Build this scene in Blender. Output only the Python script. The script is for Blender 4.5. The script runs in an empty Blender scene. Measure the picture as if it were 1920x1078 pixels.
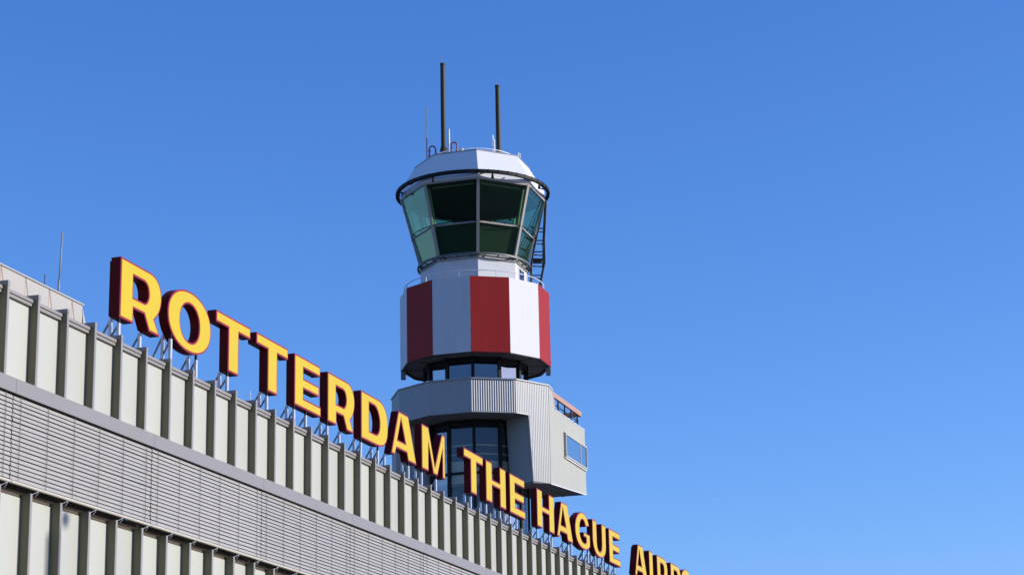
import bpy, bmesh, math, random
from mathutils import Vector, Matrix
from mathutils.geometry import tessellate_polygon
random.seed(7)
R = math.radians
S = bpy.context.scene
COL = S.collection
GZ = 11.15          # height of the terminal roof edge above the ground; facade coordinates have z = 0 at that edge

# ------------------------------------------------------------------ camera
cd = bpy.data.cameras.new("camera")
cam = bpy.data.objects.new("camera", cd)
COL.objects.link(cam)
S.camera = cam
cd.sensor_width = 36.0
cd.lens = 73.38
cd.clip_start = 0.1
cd.clip_end = 20000
_r = Vector((0.29859683, -0.95414385, -0.0212))
_u = Vector((-0.24844971, -0.09916082, 0.96355585))
_w = Vector((0.9214731, 0.28244759, 0.26666587))
m = Matrix.Identity(4)
for i in range(3):
    m[i][0], m[i][1], m[i][2] = _r[i], _u[i], -_w[i]
m.translation = Vector((-29.42951, -17.77367, -9.54774 + GZ))
cam.matrix_world = m

# ------------------------------------------------------------------ light
SUN_EL, SUN_AZ = 21.0, 284.0     # azimuth counted from +X towards +Y
world = bpy.data.worlds.new("World")
S.world = world
world.use_nodes = True
nt = world.node_tree
bg = nt.nodes["Background"]
sky = nt.nodes.new("ShaderNodeTexSky")
sky.sky_type = 'NISHITA'
sky.sun_disc = False
sky.sun_elevation = R(SUN_EL)
sky.sun_rotation = R(90 - SUN_AZ)
sky.altitude = 0
sky.air_density = 1.0
sky.dust_density = 0.3
sky.ozone_density = 3.0
sep = nt.nodes.new("ShaderNodeSeparateColor")
comb = nt.nodes.new("ShaderNodeCombineColor")
nt.links.new(sky.outputs[0], sep.inputs[0])
for ch_, (pw, gain) in enumerate(((1.30, 0.60), (1.06, 0.99), (0.88, 2.01))):     # very clear, deep blue air
    p_ = nt.nodes.new("ShaderNodeMath")
    p_.operation = 'POWER'
    p_.inputs[1].default_value = pw
    g_ = nt.nodes.new("ShaderNodeMath")
    g_.operation = 'MULTIPLY'
    g_.inputs[1].default_value = gain
    nt.links.new(sep.outputs[ch_], p_.inputs[0])
    nt.links.new(p_.outputs[0], g_.inputs[0])
    nt.links.new(g_.outputs[0], comb.inputs[ch_])
nt.links.new(comb.outputs[0], bg.inputs[0])
bg.inputs[1].default_value = 0.12
sd = bpy.data.lights.new("sun", 'SUN')
sd.energy = 5.0
sd.angle = R(0.53)
sd.color = (1.0, 0.95, 0.87)
sun = bpy.data.objects.new("sun", sd)
COL.objects.link(sun)
sdir = Vector((math.cos(R(SUN_EL)) * math.cos(R(SUN_AZ)), math.cos(R(SUN_EL)) * math.sin(R(SUN_AZ)), math.sin(R(SUN_EL))))
sun.rotation_euler = sdir.to_track_quat('Z', 'Y').to_euler()
sun.location = sdir * 60
S.view_settings.view_transform = 'Standard'
S.view_settings.look = 'None'
S.view_settings.exposure = 0.0
S.view_settings.gamma = 1.0
S.cycles.max_bounces = 10
S.cycles.transparent_max_bounces = 16

# ------------------------------------------------------------------ materials
def mat(name, col, rough=0.5, metal=0.0, var=0.08, scale=3.0, stretch=(1, 1, 1), bump=0.0, bscale=40.0, spec=0.5, dirt=None, dirt_amt=0.0, dirt_scale=2.0, rnd=0.0):
    mt = bpy.data.materials.new(name)
    mt.use_nodes = True
    t = mt.node_tree
    b = t.nodes["Principled BSDF"]
    b.inputs["Roughness"].default_value = rough
    b.inputs["Metallic"].default_value = metal
    b.inputs["Specular IOR Level"].default_value = spec
    tc = t.nodes.new("ShaderNodeTexCoord")
    mp = t.nodes.new("ShaderNodeMapping")
    mp.inputs["Scale"].default_value = stretch
    t.links.new(tc.outputs["Object"], mp.inputs[0])
    n = t.nodes.new("ShaderNodeTexNoise")
    n.inputs["Scale"].default_value = scale
    n.inputs["Detail"].default_value = 6
    t.links.new(mp.outputs[0], n.inputs["Vector"])
    mr = t.nodes.new("ShaderNodeMapRange")
    mr.inputs[3].default_value = 1 - var
    mr.inputs[4].default_value = 1 + var
    t.links.new(n.outputs["Fac"], mr.inputs[0])
    mx = t.nodes.new("ShaderNodeMix")
    mx.data_type = 'RGBA'
    mx.blend_type = 'MULTIPLY'
    mx.inputs[0].default_value = 1
    mx.inputs[6].default_value = (*col, 1)
    if rnd:                       # small tone difference from one sheet to the next
        oi = t.nodes.new("ShaderNodeObjectInfo")
        m3 = t.nodes.new("ShaderNodeMapRange")
        m3.inputs[3].default_value = 1 - rnd
        m3.inputs[4].default_value = 1 + rnd
        t.links.new(oi.outputs["Random"], m3.inputs[0])
        pr_ = t.nodes.new("ShaderNodeMath")
        pr_.operation = 'MULTIPLY'
        t.links.new(mr.outputs[0], pr_.inputs[0])
        t.links.new(m3.outputs[0], pr_.inputs[1])
        t.links.new(pr_.outputs[0], mx.inputs[7])
    else:
        t.links.new(mr.outputs[0], mx.inputs[7])
    out = mx.outputs[2]
    if dirt:
        n2 = t.nodes.new("ShaderNodeTexNoise")
        n2.inputs["Scale"].default_value = dirt_scale
        n2.inputs["Detail"].default_value = 8
        n2.inputs["Roughness"].default_value = 0.7
        t.links.new(mp.outputs[0], n2.inputs["Vector"])
        m2 = t.nodes.new("ShaderNodeMapRange")
        m2.inputs[1].default_value = 0.52
        m2.inputs[2].default_value = 0.8
        m2.inputs[4].default_value = dirt_amt
        t.links.new(n2.outputs["Fac"], m2.inputs[0])
        x2 = t.nodes.new("ShaderNodeMix")
        x2.data_type = 'RGBA'
        t.links.new(m2.outputs[0], x2.inputs[0])
        t.links.new(out, x2.inputs[6])
        x2.inputs[7].default_value = (*dirt, 1)
        out = x2.outputs[2]
    t.links.new(out, b.inputs["Base Color"])
    rr = t.nodes.new("ShaderNodeMapRange")
    rr.inputs[3].default_value = max(0.02, rough - 0.06)
    rr.inputs[4].default_value = min(1, rough + 0.06)
    t.links.new(n.outputs["Fac"], rr.inputs[0])
    t.links.new(rr.outputs[0], b.inputs["Roughness"])
    if bump > 0:
        n3 = t.nodes.new("ShaderNodeTexNoise")
        n3.inputs["Scale"].default_value = bscale
        t.links.new(tc.outputs["Object"], n3.inputs["Vector"])
        bp = t.nodes.new("ShaderNodeBump")
        bp.inputs["Strength"].default_value = bump
        bp.inputs["Distance"].default_value = 0.01
        t.links.new(n3.outputs["Fac"], bp.inputs["Height"])
        t.links.new(bp.outputs[0], b.inputs["Normal"])
    return mt

def glass(name, tint, gloss_tint, base_reflect=0.06, grazing=0.75, rough=0.01):
    """thin pane: tinted see-through plus a mirror layer that grows with the viewing angle"""
    mt = bpy.data.materials.new(name)
    mt.use_nodes = True
    t = mt.node_tree
    t.nodes.remove(t.nodes["Principled BSDF"])
    tr = t.nodes.new("ShaderNodeBsdfTransparent")
    tr.inputs[0].default_value = (*tint, 1)
    gl = t.nodes.new("ShaderNodeBsdfGlossy")
    gl.inputs[0].default_value = (*gloss_tint, 1)
    gl.inputs["Roughness"].default_value = rough
    lw = t.nodes.new("ShaderNodeLayerWeight")
    lw.inputs[0].default_value = 0.4
    mr = t.nodes.new("ShaderNodeMapRange")
    mr.inputs[3].default_value = base_reflect
    mr.inputs[4].default_value = grazing
    t.links.new(lw.outputs["Facing"], mr.inputs[0])
    ms = t.nodes.new("ShaderNodeMixShader")
    t.links.new(mr.outputs[0], ms.inputs[0])
    t.links.new(tr.outputs[0], ms.inputs[1])
    t.links.new(gl.outputs[0], ms.inputs[2])
    n = t.nodes.new("ShaderNodeTexNoise")
    n.inputs["Scale"].default_value = 1.2
    bp = t.nodes.new("ShaderNodeBump")
    bp.inputs["Strength"].default_value = 0.05
    bp.inputs["Distance"].default_value = 0.05
    t.links.new(n.outputs["Fac"], bp.inputs["Height"])
    t.links.new(bp.outputs[0], gl.inputs["Normal"])
    t.links.new(ms.outputs[0], t.nodes["Material Output"].inputs[0])
    return mt

M = {}
M['cream'] = mat("cream_panel", (0.44, 0.44, 0.38), 0.42, var=0.04, scale=1.5, rnd=.045, dirt=(0.40, 0.385, 0.30), dirt_amt=0.35, dirt_scale=3, stretch=(1, 1, .35))
M['fin'] = mat("taupe_metal", (0.265, 0.24, 0.222), 0.42, var=0.06, scale=4, stretch=(1, 1, .3))
M['olive'] = mat("olive_web", (0.185, 0.168, 0.098), 0.5, spec=.25, var=0.06, scale=4, stretch=(1, 1, .3))
M['fascia'] = mat("grey_fascia", (0.245, 0.225, 0.212), 0.38, var=0.05, scale=2, dirt=(0.20, 0.185, 0.17), dirt_amt=.3)
M['blind'] = mat("blind_metal", (0.36, 0.34, 0.315), 0.4, var=0.08, scale=3, rnd=.05)
M['railmetal'] = mat("light_aluminium", (0.62, 0.58, 0.52), 0.35, metal=0.3, var=0.05)
M['creamrail'] = mat("cream_rail", (0.52, 0.48, 0.40), 0.4, var=0.05)
M['cord'] = mat("blind_cord", (0.12, 0.11, 0.10), 0.7)
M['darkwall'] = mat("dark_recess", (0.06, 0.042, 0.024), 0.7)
M['wallgrey'] = mat("rear_wall", (0.32, 0.31, 0.29), 0.8, var=0.1)
M['roofing'] = mat("roof_membrane", (0.16, 0.16, 0.16), 0.9, var=0.15)
M['concrete'] = mat("beige_concrete", (0.40, 0.38, 0.35), 0.8, var=0.06, scale=2, bump=.25, dirt=(0.34, 0.29, 0.24), dirt_amt=.35)
M['stained'] = mat("stained_concrete", (0.45, 0.40, 0.35), 0.85, var=0.1, scale=4)
M['rust'] = mat("rusty_joint", (0.33, 0.20, 0.11), 0.85, var=0.25, scale=8)
M['yellow'] = mat("yellow_acrylic", (0.57, 0.41, 0.03), 0.4, spec=.1, var=0.05, scale=1.4, rnd=.02)
M['maroon'] = mat("maroon_paint", (0.115, 0.008, 0.008), 0.4, spec=.07, var=0.06, scale=3)
M['rim'] = mat("crimson_trim", (0.29, 0.016, 0.04), 0.4, spec=.2, var=0.04, scale=3)
M['galv'] = mat("galvanised_steel", (0.55, 0.56, 0.58), 0.4, metal=0.35, var=0.12, scale=9)
M['steel'] = mat("grey_steel", (0.26, 0.26, 0.255), 0.5, var=0.12, scale=9)
M['white'] = mat("white_panel", (0.60, 0.60, 0.60), 0.55, spec=.2, var=0.04, scale=1.6, stretch=(1, 1, .15), rnd=.02, dirt=(0.47, 0.455, 0.41), dirt_amt=.4, dirt_scale=2.2)
M['roofwhite'] = mat("white_roof_sheet", (0.72, 0.72, 0.72), 0.55, spec=.2, var=0.03, scale=1.2, dirt=(0.60, 0.59, 0.56), dirt_amt=.25, dirt_scale=1.5)
M['red'] = mat("red_panel", (0.32, 0.022, 0.018), 0.5, spec=.12, var=0.09, scale=2.0, stretch=(1, 1, .15), rnd=.04, dirt=(0.36, 0.05, 0.04), dirt_amt=.35, dirt_scale=2)
M['clad'] = mat("corrugated_metal", (0.315, 0.318, 0.318), 0.40, var=0.05, scale=2, stretch=(1, 1, .3))
M['legwall'] = mat("slate_sheet", (0.33, 0.335, 0.335), 0.6, spec=.2, var=0.06, scale=1.0, stretch=(1, 1, .3))
M['boxclad'] = mat("pale_cladding", (0.395, 0.39, 0.335), 0.5, spec=.3, dirt=(0.30, 0.29, 0.24), dirt_amt=.35, dirt_scale=2.5, var=0.05, scale=2, stretch=(1, 1, .3))
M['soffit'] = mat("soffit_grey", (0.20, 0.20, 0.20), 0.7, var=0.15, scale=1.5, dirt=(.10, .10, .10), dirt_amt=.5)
M['dark'] = mat("dark_metal", (0.035, 0.04, 0.042), 0.5, var=0.15)
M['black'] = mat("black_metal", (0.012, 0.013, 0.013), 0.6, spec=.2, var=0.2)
M['greydark'] = mat("grey_green_metal", (0.09, 0.10, 0.10), 0.5, var=0.15)
M['frame'] = mat("cab_frame_metal", (0.34, 0.305, 0.26), 0.4, var=0.06)
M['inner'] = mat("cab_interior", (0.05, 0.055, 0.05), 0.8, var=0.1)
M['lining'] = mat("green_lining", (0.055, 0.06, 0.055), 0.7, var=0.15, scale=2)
M['tan'] = mat("tan_balustrade", (0.66, 0.55, 0.30), 0.6, var=0.06)
M['core'] = mat("shaft_core", (0.05, 0.065, 0.09), 0.7, var=0.1)
M['mast'] = mat("olive_fibreglass", (0.045, 0.043, 0.026), 0.55, spec=.25, var=0.1)
M['whitemetal'] = mat("white_metal", (0.75, 0.76, 0.78), 0.35, var=0.05)
M['redpipe'] = mat("red_pipe_paint", (0.26, 0.03, 0.028), 0.5, var=0.2, scale=12)
M['salmon'] = mat("salmon_beam", (0.43, 0.23, 0.175), 0.6, var=0.07)
M['asphalt'] = mat("apron_asphalt", (0.035, 0.035, 0.035), 0.9, var=0.2, scale=.05)
M['cabglass'] = glass("green_cab_glass", (0.67, 0.81, 0.68), (0.36, 0.60, 0.62), .03, .32)
M['winglass'] = glass("window_glass", (0.45, 0.52, 0.58), (0.95, 0.97, 1.0), .10, .85)
M['shaftglass'] = glass("shaft_glass", (0.86, 0.88, 0.90), (0.95, 0.97, 1.0), .025, .38)

# ------------------------------------------------------------------ mesh helpers
class MB:
    def __init__(s):
        s.v, s.f = [], []
    def add(s, vs, fs):
        o = len(s.v)
        s.v += [Vector(v) for v in vs]
        s.f += [tuple(i + o for i in f) for f in fs]
        return s
    def box(s, x0, x1, y0, y1, z0, z1):
        vs = [(x, y, z) for z in (z0, z1) for y in (y0, y1) for x in (x0, x1)]
        return s.add(vs, [(0, 2, 3, 1), (4, 5, 7, 6), (0, 1, 5, 4), (2, 6, 7, 3), (0, 4, 6, 2), (1, 3, 7, 5)])
    def beam(s, a, b, w, h, up=(0, 0, 1)):
        a, b = Vector(a), Vector(b)
        d = (b - a).normalized()
        up = Vector(up)
        if abs(d.dot(up)) > .98:
            up = Vector((1, 0, 0))
        x = d.cross(up).normalized()
        y = x.cross(d).normalized()
        vs = []
        for p in (a, b):
            for i, j in ((-1, -1), (1, -1), (1, 1), (-1, 1)):
                vs.append(p + x * (i * w / 2) + y * (j * h / 2))
        return s.add(vs, [(0, 3, 2, 1), (4, 5, 6, 7), (0, 1, 5, 4), (1, 2, 6, 5), (2, 3, 7, 6), (3, 0, 4, 7)])
    def tube(s, pts, r, n=10, caps=True):
        pts = [Vector(p) for p in pts]
        rs = r if isinstance(r, (list, tuple)) else [r] * len(pts)
        rings = []
        ref = None
        for i, p in enumerate(pts):
            d = (pts[min(i + 1, len(pts) - 1)] - pts[max(i - 1, 0)]).normalized()
            if ref is None:
                ref = Vector((0, 0, 1)) if abs(d.z) < .9 else Vector((1, 0, 0))
            x = d.cross(ref).normalized()
            y = x.cross(d).normalized()
            rings.append([p + (x * math.cos(2 * math.pi * k / n) + y * math.sin(2 * math.pi * k / n)) * rs[i] for k in range(n)])
        vs = [v for q in rings for v in q]
        fs = []
        for i in range(len(pts) - 1):
            for k in range(n):
                a, b = i * n + k, i * n + (k + 1) % n
                fs.append((a, b, b + n, a + n))
        if caps:
            fs.append(tuple(range(n - 1, -1, -1)))
            fs.append(tuple((len(pts) - 1) * n + k for k in range(n)))
        return s.add(vs, fs)
    def lathe(s, c, prof, n=48, a0=0.0, closed=True):
        """closed ring profile [(radius, z)...] turned about the vertical through c"""
        vs, fs = [], []
        k = len(prof)
        for i in range(n):
            a = a0 + 2 * math.pi * i / n
            for r_, z in prof:
                vs.append((c[0] + r_ * math.cos(a), c[1] + r_ * math.sin(a), z))
        for i in range(n):
            j = (i + 1) % n
            for q in range(k if closed else k - 1):
                q2 = (q + 1) % k
                fs.append((i * k + q, j * k + q, j * k + q2, i * k + q2))
        return s.add(vs, fs)
    def prism(s, poly, z0, z1):
        n = len(poly)
        vs = [(p[0], p[1], z0) for p in poly] + [(p[0], p[1], z1) for p in poly]
        return s.add(vs, [tuple(range(n - 1, -1, -1)), tuple(range(n, 2 * n))] + [(i, (i + 1) % n, n + (i + 1) % n, n + i) for i in range(n)])
    def slab(s, quad, t):
        """thin solid from a planar outline (any number of corners); thickness t along minus its normal"""
        q = [Vector(v) for v in quad]
        nrm = (q[1] - q[0]).cross(q[-1] - q[0]).normalized()
        n = len(q)
        vs = q + [v - nrm * t for v in q]
        return s.add(vs, [tuple(range(n)), tuple(range(2 * n - 1, n - 1, -1))] + [((i + 1) % n, i, n + i, n + (i + 1) % n) for i in range(n)])
    def build(s, name, mt, parent=None, smooth=False, loc=None):
        me = bpy.data.meshes.new(name)
        if loc is None:
            loc = Vector(parent['_org']) if parent is not None and '_org' in parent else Vector((0, 0, 0))
        loc = Vector(loc)
        me.from_pydata([v - loc for v in s.v], [], s.f)
        bm = bmesh.new()
        bm.from_mesh(me)
        bmesh.ops.recalc_face_normals(bm, faces=bm.faces)
        bm.to_mesh(me)
        bm.free()
        me.materials.append(mt)
        if smooth:
            for p_ in me.polygons:
                p_.use_smooth = True
        o = bpy.data.objects.new(name, me)
        COL.objects.link(o)
        if parent is not None:
            o.parent = parent
            o['_org'] = tuple(loc)
        else:
            o.location = loc
            o['_org'] = tuple(loc)
        return o

def tag(o, label=None, cat=None, group=None, kind=None):
    for k, v in (('label', label), ('category', cat), ('group', group), ('kind', kind)):
        if v:
            o[k] = v
    return o

def empty(name, loc, label=None, cat=None, group=None):
    o = bpy.data.objects.new(name, None)
    COL.objects.link(o)
    o.location = loc
    o['_org'] = tuple(loc)
    o.empty_display_size = .5
    return tag(o, label, cat, group)

def copy_part(o, parent, d):
    """a shifted copy of a part (sharing its mesh) under the same or another thing, with its sub-parts"""
    c = o.copy()
    COL.objects.link(c)
    c.parent = parent
    c.location = o.location + Vector(d)
    for ch in list(o.children):
        q = ch.copy()
        COL.objects.link(q)
        q.parent = c
    return c

# ------------------------------------------------------------------ ground
g = MB().add([(-4000, -4000, -GZ), (4000, -4000, -GZ), (4000, 4000, -GZ), (-4000, 4000, -GZ)], [(0, 1, 2, 3)]).build("ground", M['asphalt'])
tag(g, kind='structure')

# ------------------------------------------------------------------ terminal building
X0, X1 = -5, 62
B = empty("terminal_building", (20, 12, -GZ), "long terminal building with cream panels between taupe fins and a band of closed grey blinds", "building")
b = MB()
b.box(X0, X1, .30, 26, -GZ, -.45)
b.build("wall", M['wallgrey'], B)
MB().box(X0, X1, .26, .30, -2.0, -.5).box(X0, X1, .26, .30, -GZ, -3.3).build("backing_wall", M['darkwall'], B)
MB().box(X0 + .02, X1 - .02, .31, 25.9, -.45, -.40).build("roof", M['roofing'], B)

# upper cladding: panel between each pair of fins
FW, FD = 0.067, 0.17
panel = MB().box(FW + .004, .996, FD - .01, .26, -1.63, -.20).build("wall_panel", M['cream'], B)
lowpanel = MB().box(FW + .004, .996, FD + .005, .26, -GZ, -3.49).build("wall_panel", M['cream'], B)
fin = MB()
fin.box(0, FW, .012, .30, -1.625, -.078)
fin = fin.build("fin", M['olive'], B)
MB().box(0, FW, 0, .0118, -1.625, -.078).build("front_flange", M['fin'], fin)
MB().box(-.004, FW + .004, -.004, .34, -.0752, 0).build("fin_cap", M['fin'], fin)
lowfin = MB()
lowfin.box(0, FW, .012, .262, -GZ, -3.42)
lowfin = lowfin.build("fin", M['olive'], B)
MB().box(0, FW, 0, .0118, -GZ, -3.42).build("front_flange", M['fin'], lowfin)
cop = MB()
cop.box(FW + .006, .994, .085, .34, -.145, -.09)
cop.box(FW + .006, .994, .125, .34, -.155, -.145)
cop.box(FW + .006, .994, .105, .30, -.205, -.155)
cop = cop.build("coping", M['fin'], B)
br = MB()
br.tube([(.075, .02, -3.43), (.16, -.01, -3.385), (.24, -.012, -3.35)], .0045, 6)
br.tube([(.24, -.012, -3.33), (.235, .0, -3.39), (.21, .03, -3.44)], .0045, 6)
br = br.build("rail_bracket", M['galv'], B)
for i in range(X0, X1 + 1):
    if i:
        copy_part(fin, B, (i, 0, 0))
        if i < X1:
            copy_part(panel, B, (i, 0, 0))
            copy_part(cop, B, (i, 0, 0))
    if i and i <= 25:
        copy_part(lowfin, B, (i, 0, 0))
        copy_part(lowpanel, B, (i, 0, 0))
    if i and i <= 25:
        copy_part(br, B, (i, 0, 0))
MB().box(26 + FW, X1, FD + .005, .26, -GZ, -3.49).build("wall_panel", M['cream'], B)

# fascia band with open joints
edges = [X0] + [0.37 + 5.02 * k for k in range(-1, 13) if X0 < 0.37 + 5.02 * k < X1] + [X1]
f_ = MB()
for a, c in zip(edges[:-1], edges[1:]):
    f_.box(a + .004, c - .004, -.022, .255, -1.85, -1.60)
f_.box(X0, X1, -.012, .25, -1.842, -1.608)
MB().box(X0, X1, -.018, .25, -1.858, -1.8505).build("shadow_strip", M['black'], B)  # black strip standing in for the shadow line under the fascia
f_.build("fascia_band", M['fascia'], B)

# venetian blinds, one curtain per bay
def blind(x0, x1):
    s = MB()
    zt, zb, n = -1.868, -3.275, 19
    p = (zt - zb) / n
    for k in range(n):
        z = zt - (k + .5) * p
        # bowed slat, lower edge outwards
        prof = [(.016, z - .0362), (.022, z - .014), (.031, z + .012), (.044, z + .0345)]
        jit = random.uniform(-.004, .004)
        xa, xb = x0 + random.uniform(0.006, .022), x1 - random.uniform(0.006, .022)
        vs = []
        tilt = random.uniform(-.004, .004)
        for xx in (xa, xb):
            jt = jit + (tilt if xx == xa else -tilt)
            for y, zz in prof:
                vs.append((xx, y, zz + jt))
            for y, zz in reversed(prof):
                vs.append((xx, y + .0035, zz + jt + .0015))
        m_ = 2 * len(prof)
        fs = [tuple(range(m_)), tuple(range(2 * m_ - 1, m_ - 1, -1))]
        for q in range(m_):
            fs.append((q, m_ + q, m_ + (q + 1) % m_, (q + 1) % m_))
        s.add(vs, fs)
    o = s.build("window_blind", M['blind'], B)
    for k in range(6):
        xx = x0 + .24 + k * (x1 - x0 - .48) / 5
        MB().box(xx - .005, xx + .005, .006, .010, zb, zt + .01).build("blind_cord", M['cord'], o)
    rl = MB()
    rl.tube([(x0 + .01, .012, -3.318), (x1 - .01, .012, -3.318)], .028, 12)
    rl.build("bottom_rail", M['creamrail'], o)
    return o
bj = [X0] + [0.36 + 5.02 * k for k in range(-1, 13) if X0 < 0.36 + 5.02 * k < X1 - 1] + [X1]
for a, c in zip(bj[:-1], bj[1:]):
    blind(a, c)
    w = MB()
    w.box(a + .03, c - .03, .27, .295, -3.28, -1.9)
    w.build("window_pane", M['winglass'], B)
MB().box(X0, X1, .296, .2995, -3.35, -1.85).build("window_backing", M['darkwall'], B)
MB().box(X0, X1, .20, .262, -3.485, -3.40).build("window_sill", M['darkwall'], B)  # sill coloured dark to stand in for the shade under the blind rail

# rooftop plant enclosure with beige concrete slabs
P = empty("rooftop_enclosure", (1, 6, -.4), "low beige concrete enclosure with rust stained joints on the terminal roof", "roof structure")
py = 3.0
MB().box(-8, 7.85, py + .09, 9, -.40, 1.80).build("wall", M['concrete'], P)
xs = [7.93, 7.46] + [7.46 - .925 * k for k in range(1, 17)]
for a, c in zip(xs[1:], xs[:-1]):
    q = MB()
    w_ = c - a
    t0, t1 = .02, .70      # left-hand bevel that widens downwards
    A_ = [(a + .012, py + .02, 1.83), (a + .012 + t0, py, 1.83), (c - .012, py, 1.83),
          (c - .012, py, -.40), (a + .012 + t1 * 1.0, py, -.40), (a + .012, py + .02, -.40)]
    bk = [(v[0], py + .085, v[2]) for v in A_]
    vs = A_ + bk
    q.add(vs, [(0, 1, 4, 5), (1, 2, 3, 4), (2, 8, 9, 3), (0, 5, 11, 6), (0, 6, 7, 8, 2, 1), (5, 4, 3, 9, 10, 11), (6, 11, 10, 9, 8, 7)])
    o_ = q.build("concrete_slab", M['concrete'], P)
    o_.data.materials.append(M['stained'])
    for p_ in o_.data.polygons:      # rust-washed splay beside each joint
        if p_.normal.y < -.3 and p_.normal.x < -.01:
            p_.material_index = 1
j = MB()
for a in xs[1:]:
    j.box(a - .016, a + .016, py + .006, py + .088, -.40, 1.83)
j.box(7.919, 7.935, py + .012, py + .088, -.40, 1.83)
j.build("joint_strip", M['rust'], P)
MB().box(-8, 7.95, py - .025, py + .30, 1.832, 1.862).build("coping", M['concrete'], P)
e = MB()
e.add([(7.936, py + .02, 1.83), (7.936, py + .9, 1.83), (9.10, py + .9, -.40), (9.10, py + .02, -.40), (7.93, py + .02, -.40), (7.93, py + .9, -.40)],
      [(0, 1, 2, 3), (0, 3, 4), (1, 5, 2), (0, 4, 5, 1), (3, 2, 5, 4)])
e.build("end_slab", M['concrete'], P)

t = MB()
t.tube([(7.17, 3.15, 1.862), (7.18, 3.15, 2.2)], .022, 10)
t.tube([(7.18, 3.15, 2.15), (7.245, 3.15, 3.25)], .016, 10)
tag(t.build("lightning_rod", M['steel'], smooth=True, loc=(7.17, 3.15, 1.862)), "tall thin grey rod standing on the beige rooftop enclosure", "rod")
t = MB()
t.tube([(6.60, 3.15, 1.862), (6.60, 3.15, 1.95)], .02, 8)
t.tube([(6.60, 3.15, 1.9), (6.61, 3.15, 2.17)], .012, 8)
tag(t.build("lightning_rod", M['greydark'], smooth=True, loc=(6.60, 3.15, 1.862)), "short dark rod on the beige rooftop enclosure left of the tall rod", "rod")
t = MB()
t.tube([(11.75, .9, -.40), (11.75, .9, -.1)], .02, 8)
t.tube([(11.75, .9, -.12), (11.70, .9, .62)], .008, 6)
tag(t.build("whip_antenna", M['whitemetal'], smooth=True, loc=(11.75, .9, -.40)), "hair-thin white whip antenna behind the coping below the second T of ROTTERDAM", "antenna")

# ------------------------------------------------------------------ roof sign letters
ZB = .455
YF, YB = .25, .45
def arc(cx, cy, rx, ry, a0, a1, n=10, p=2.0):
    out = []
    for i in range(n + 1):
        a = R(a0 + (a1 - a0) * i / n)
        c, s_ = math.cos(a), math.sin(a)
        out.append((cx + rx * math.copysign(abs(c) ** (2 / p), c), cy + ry * math.copysign(abs(s_) ** (2 / p), s_)))
    return out

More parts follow.
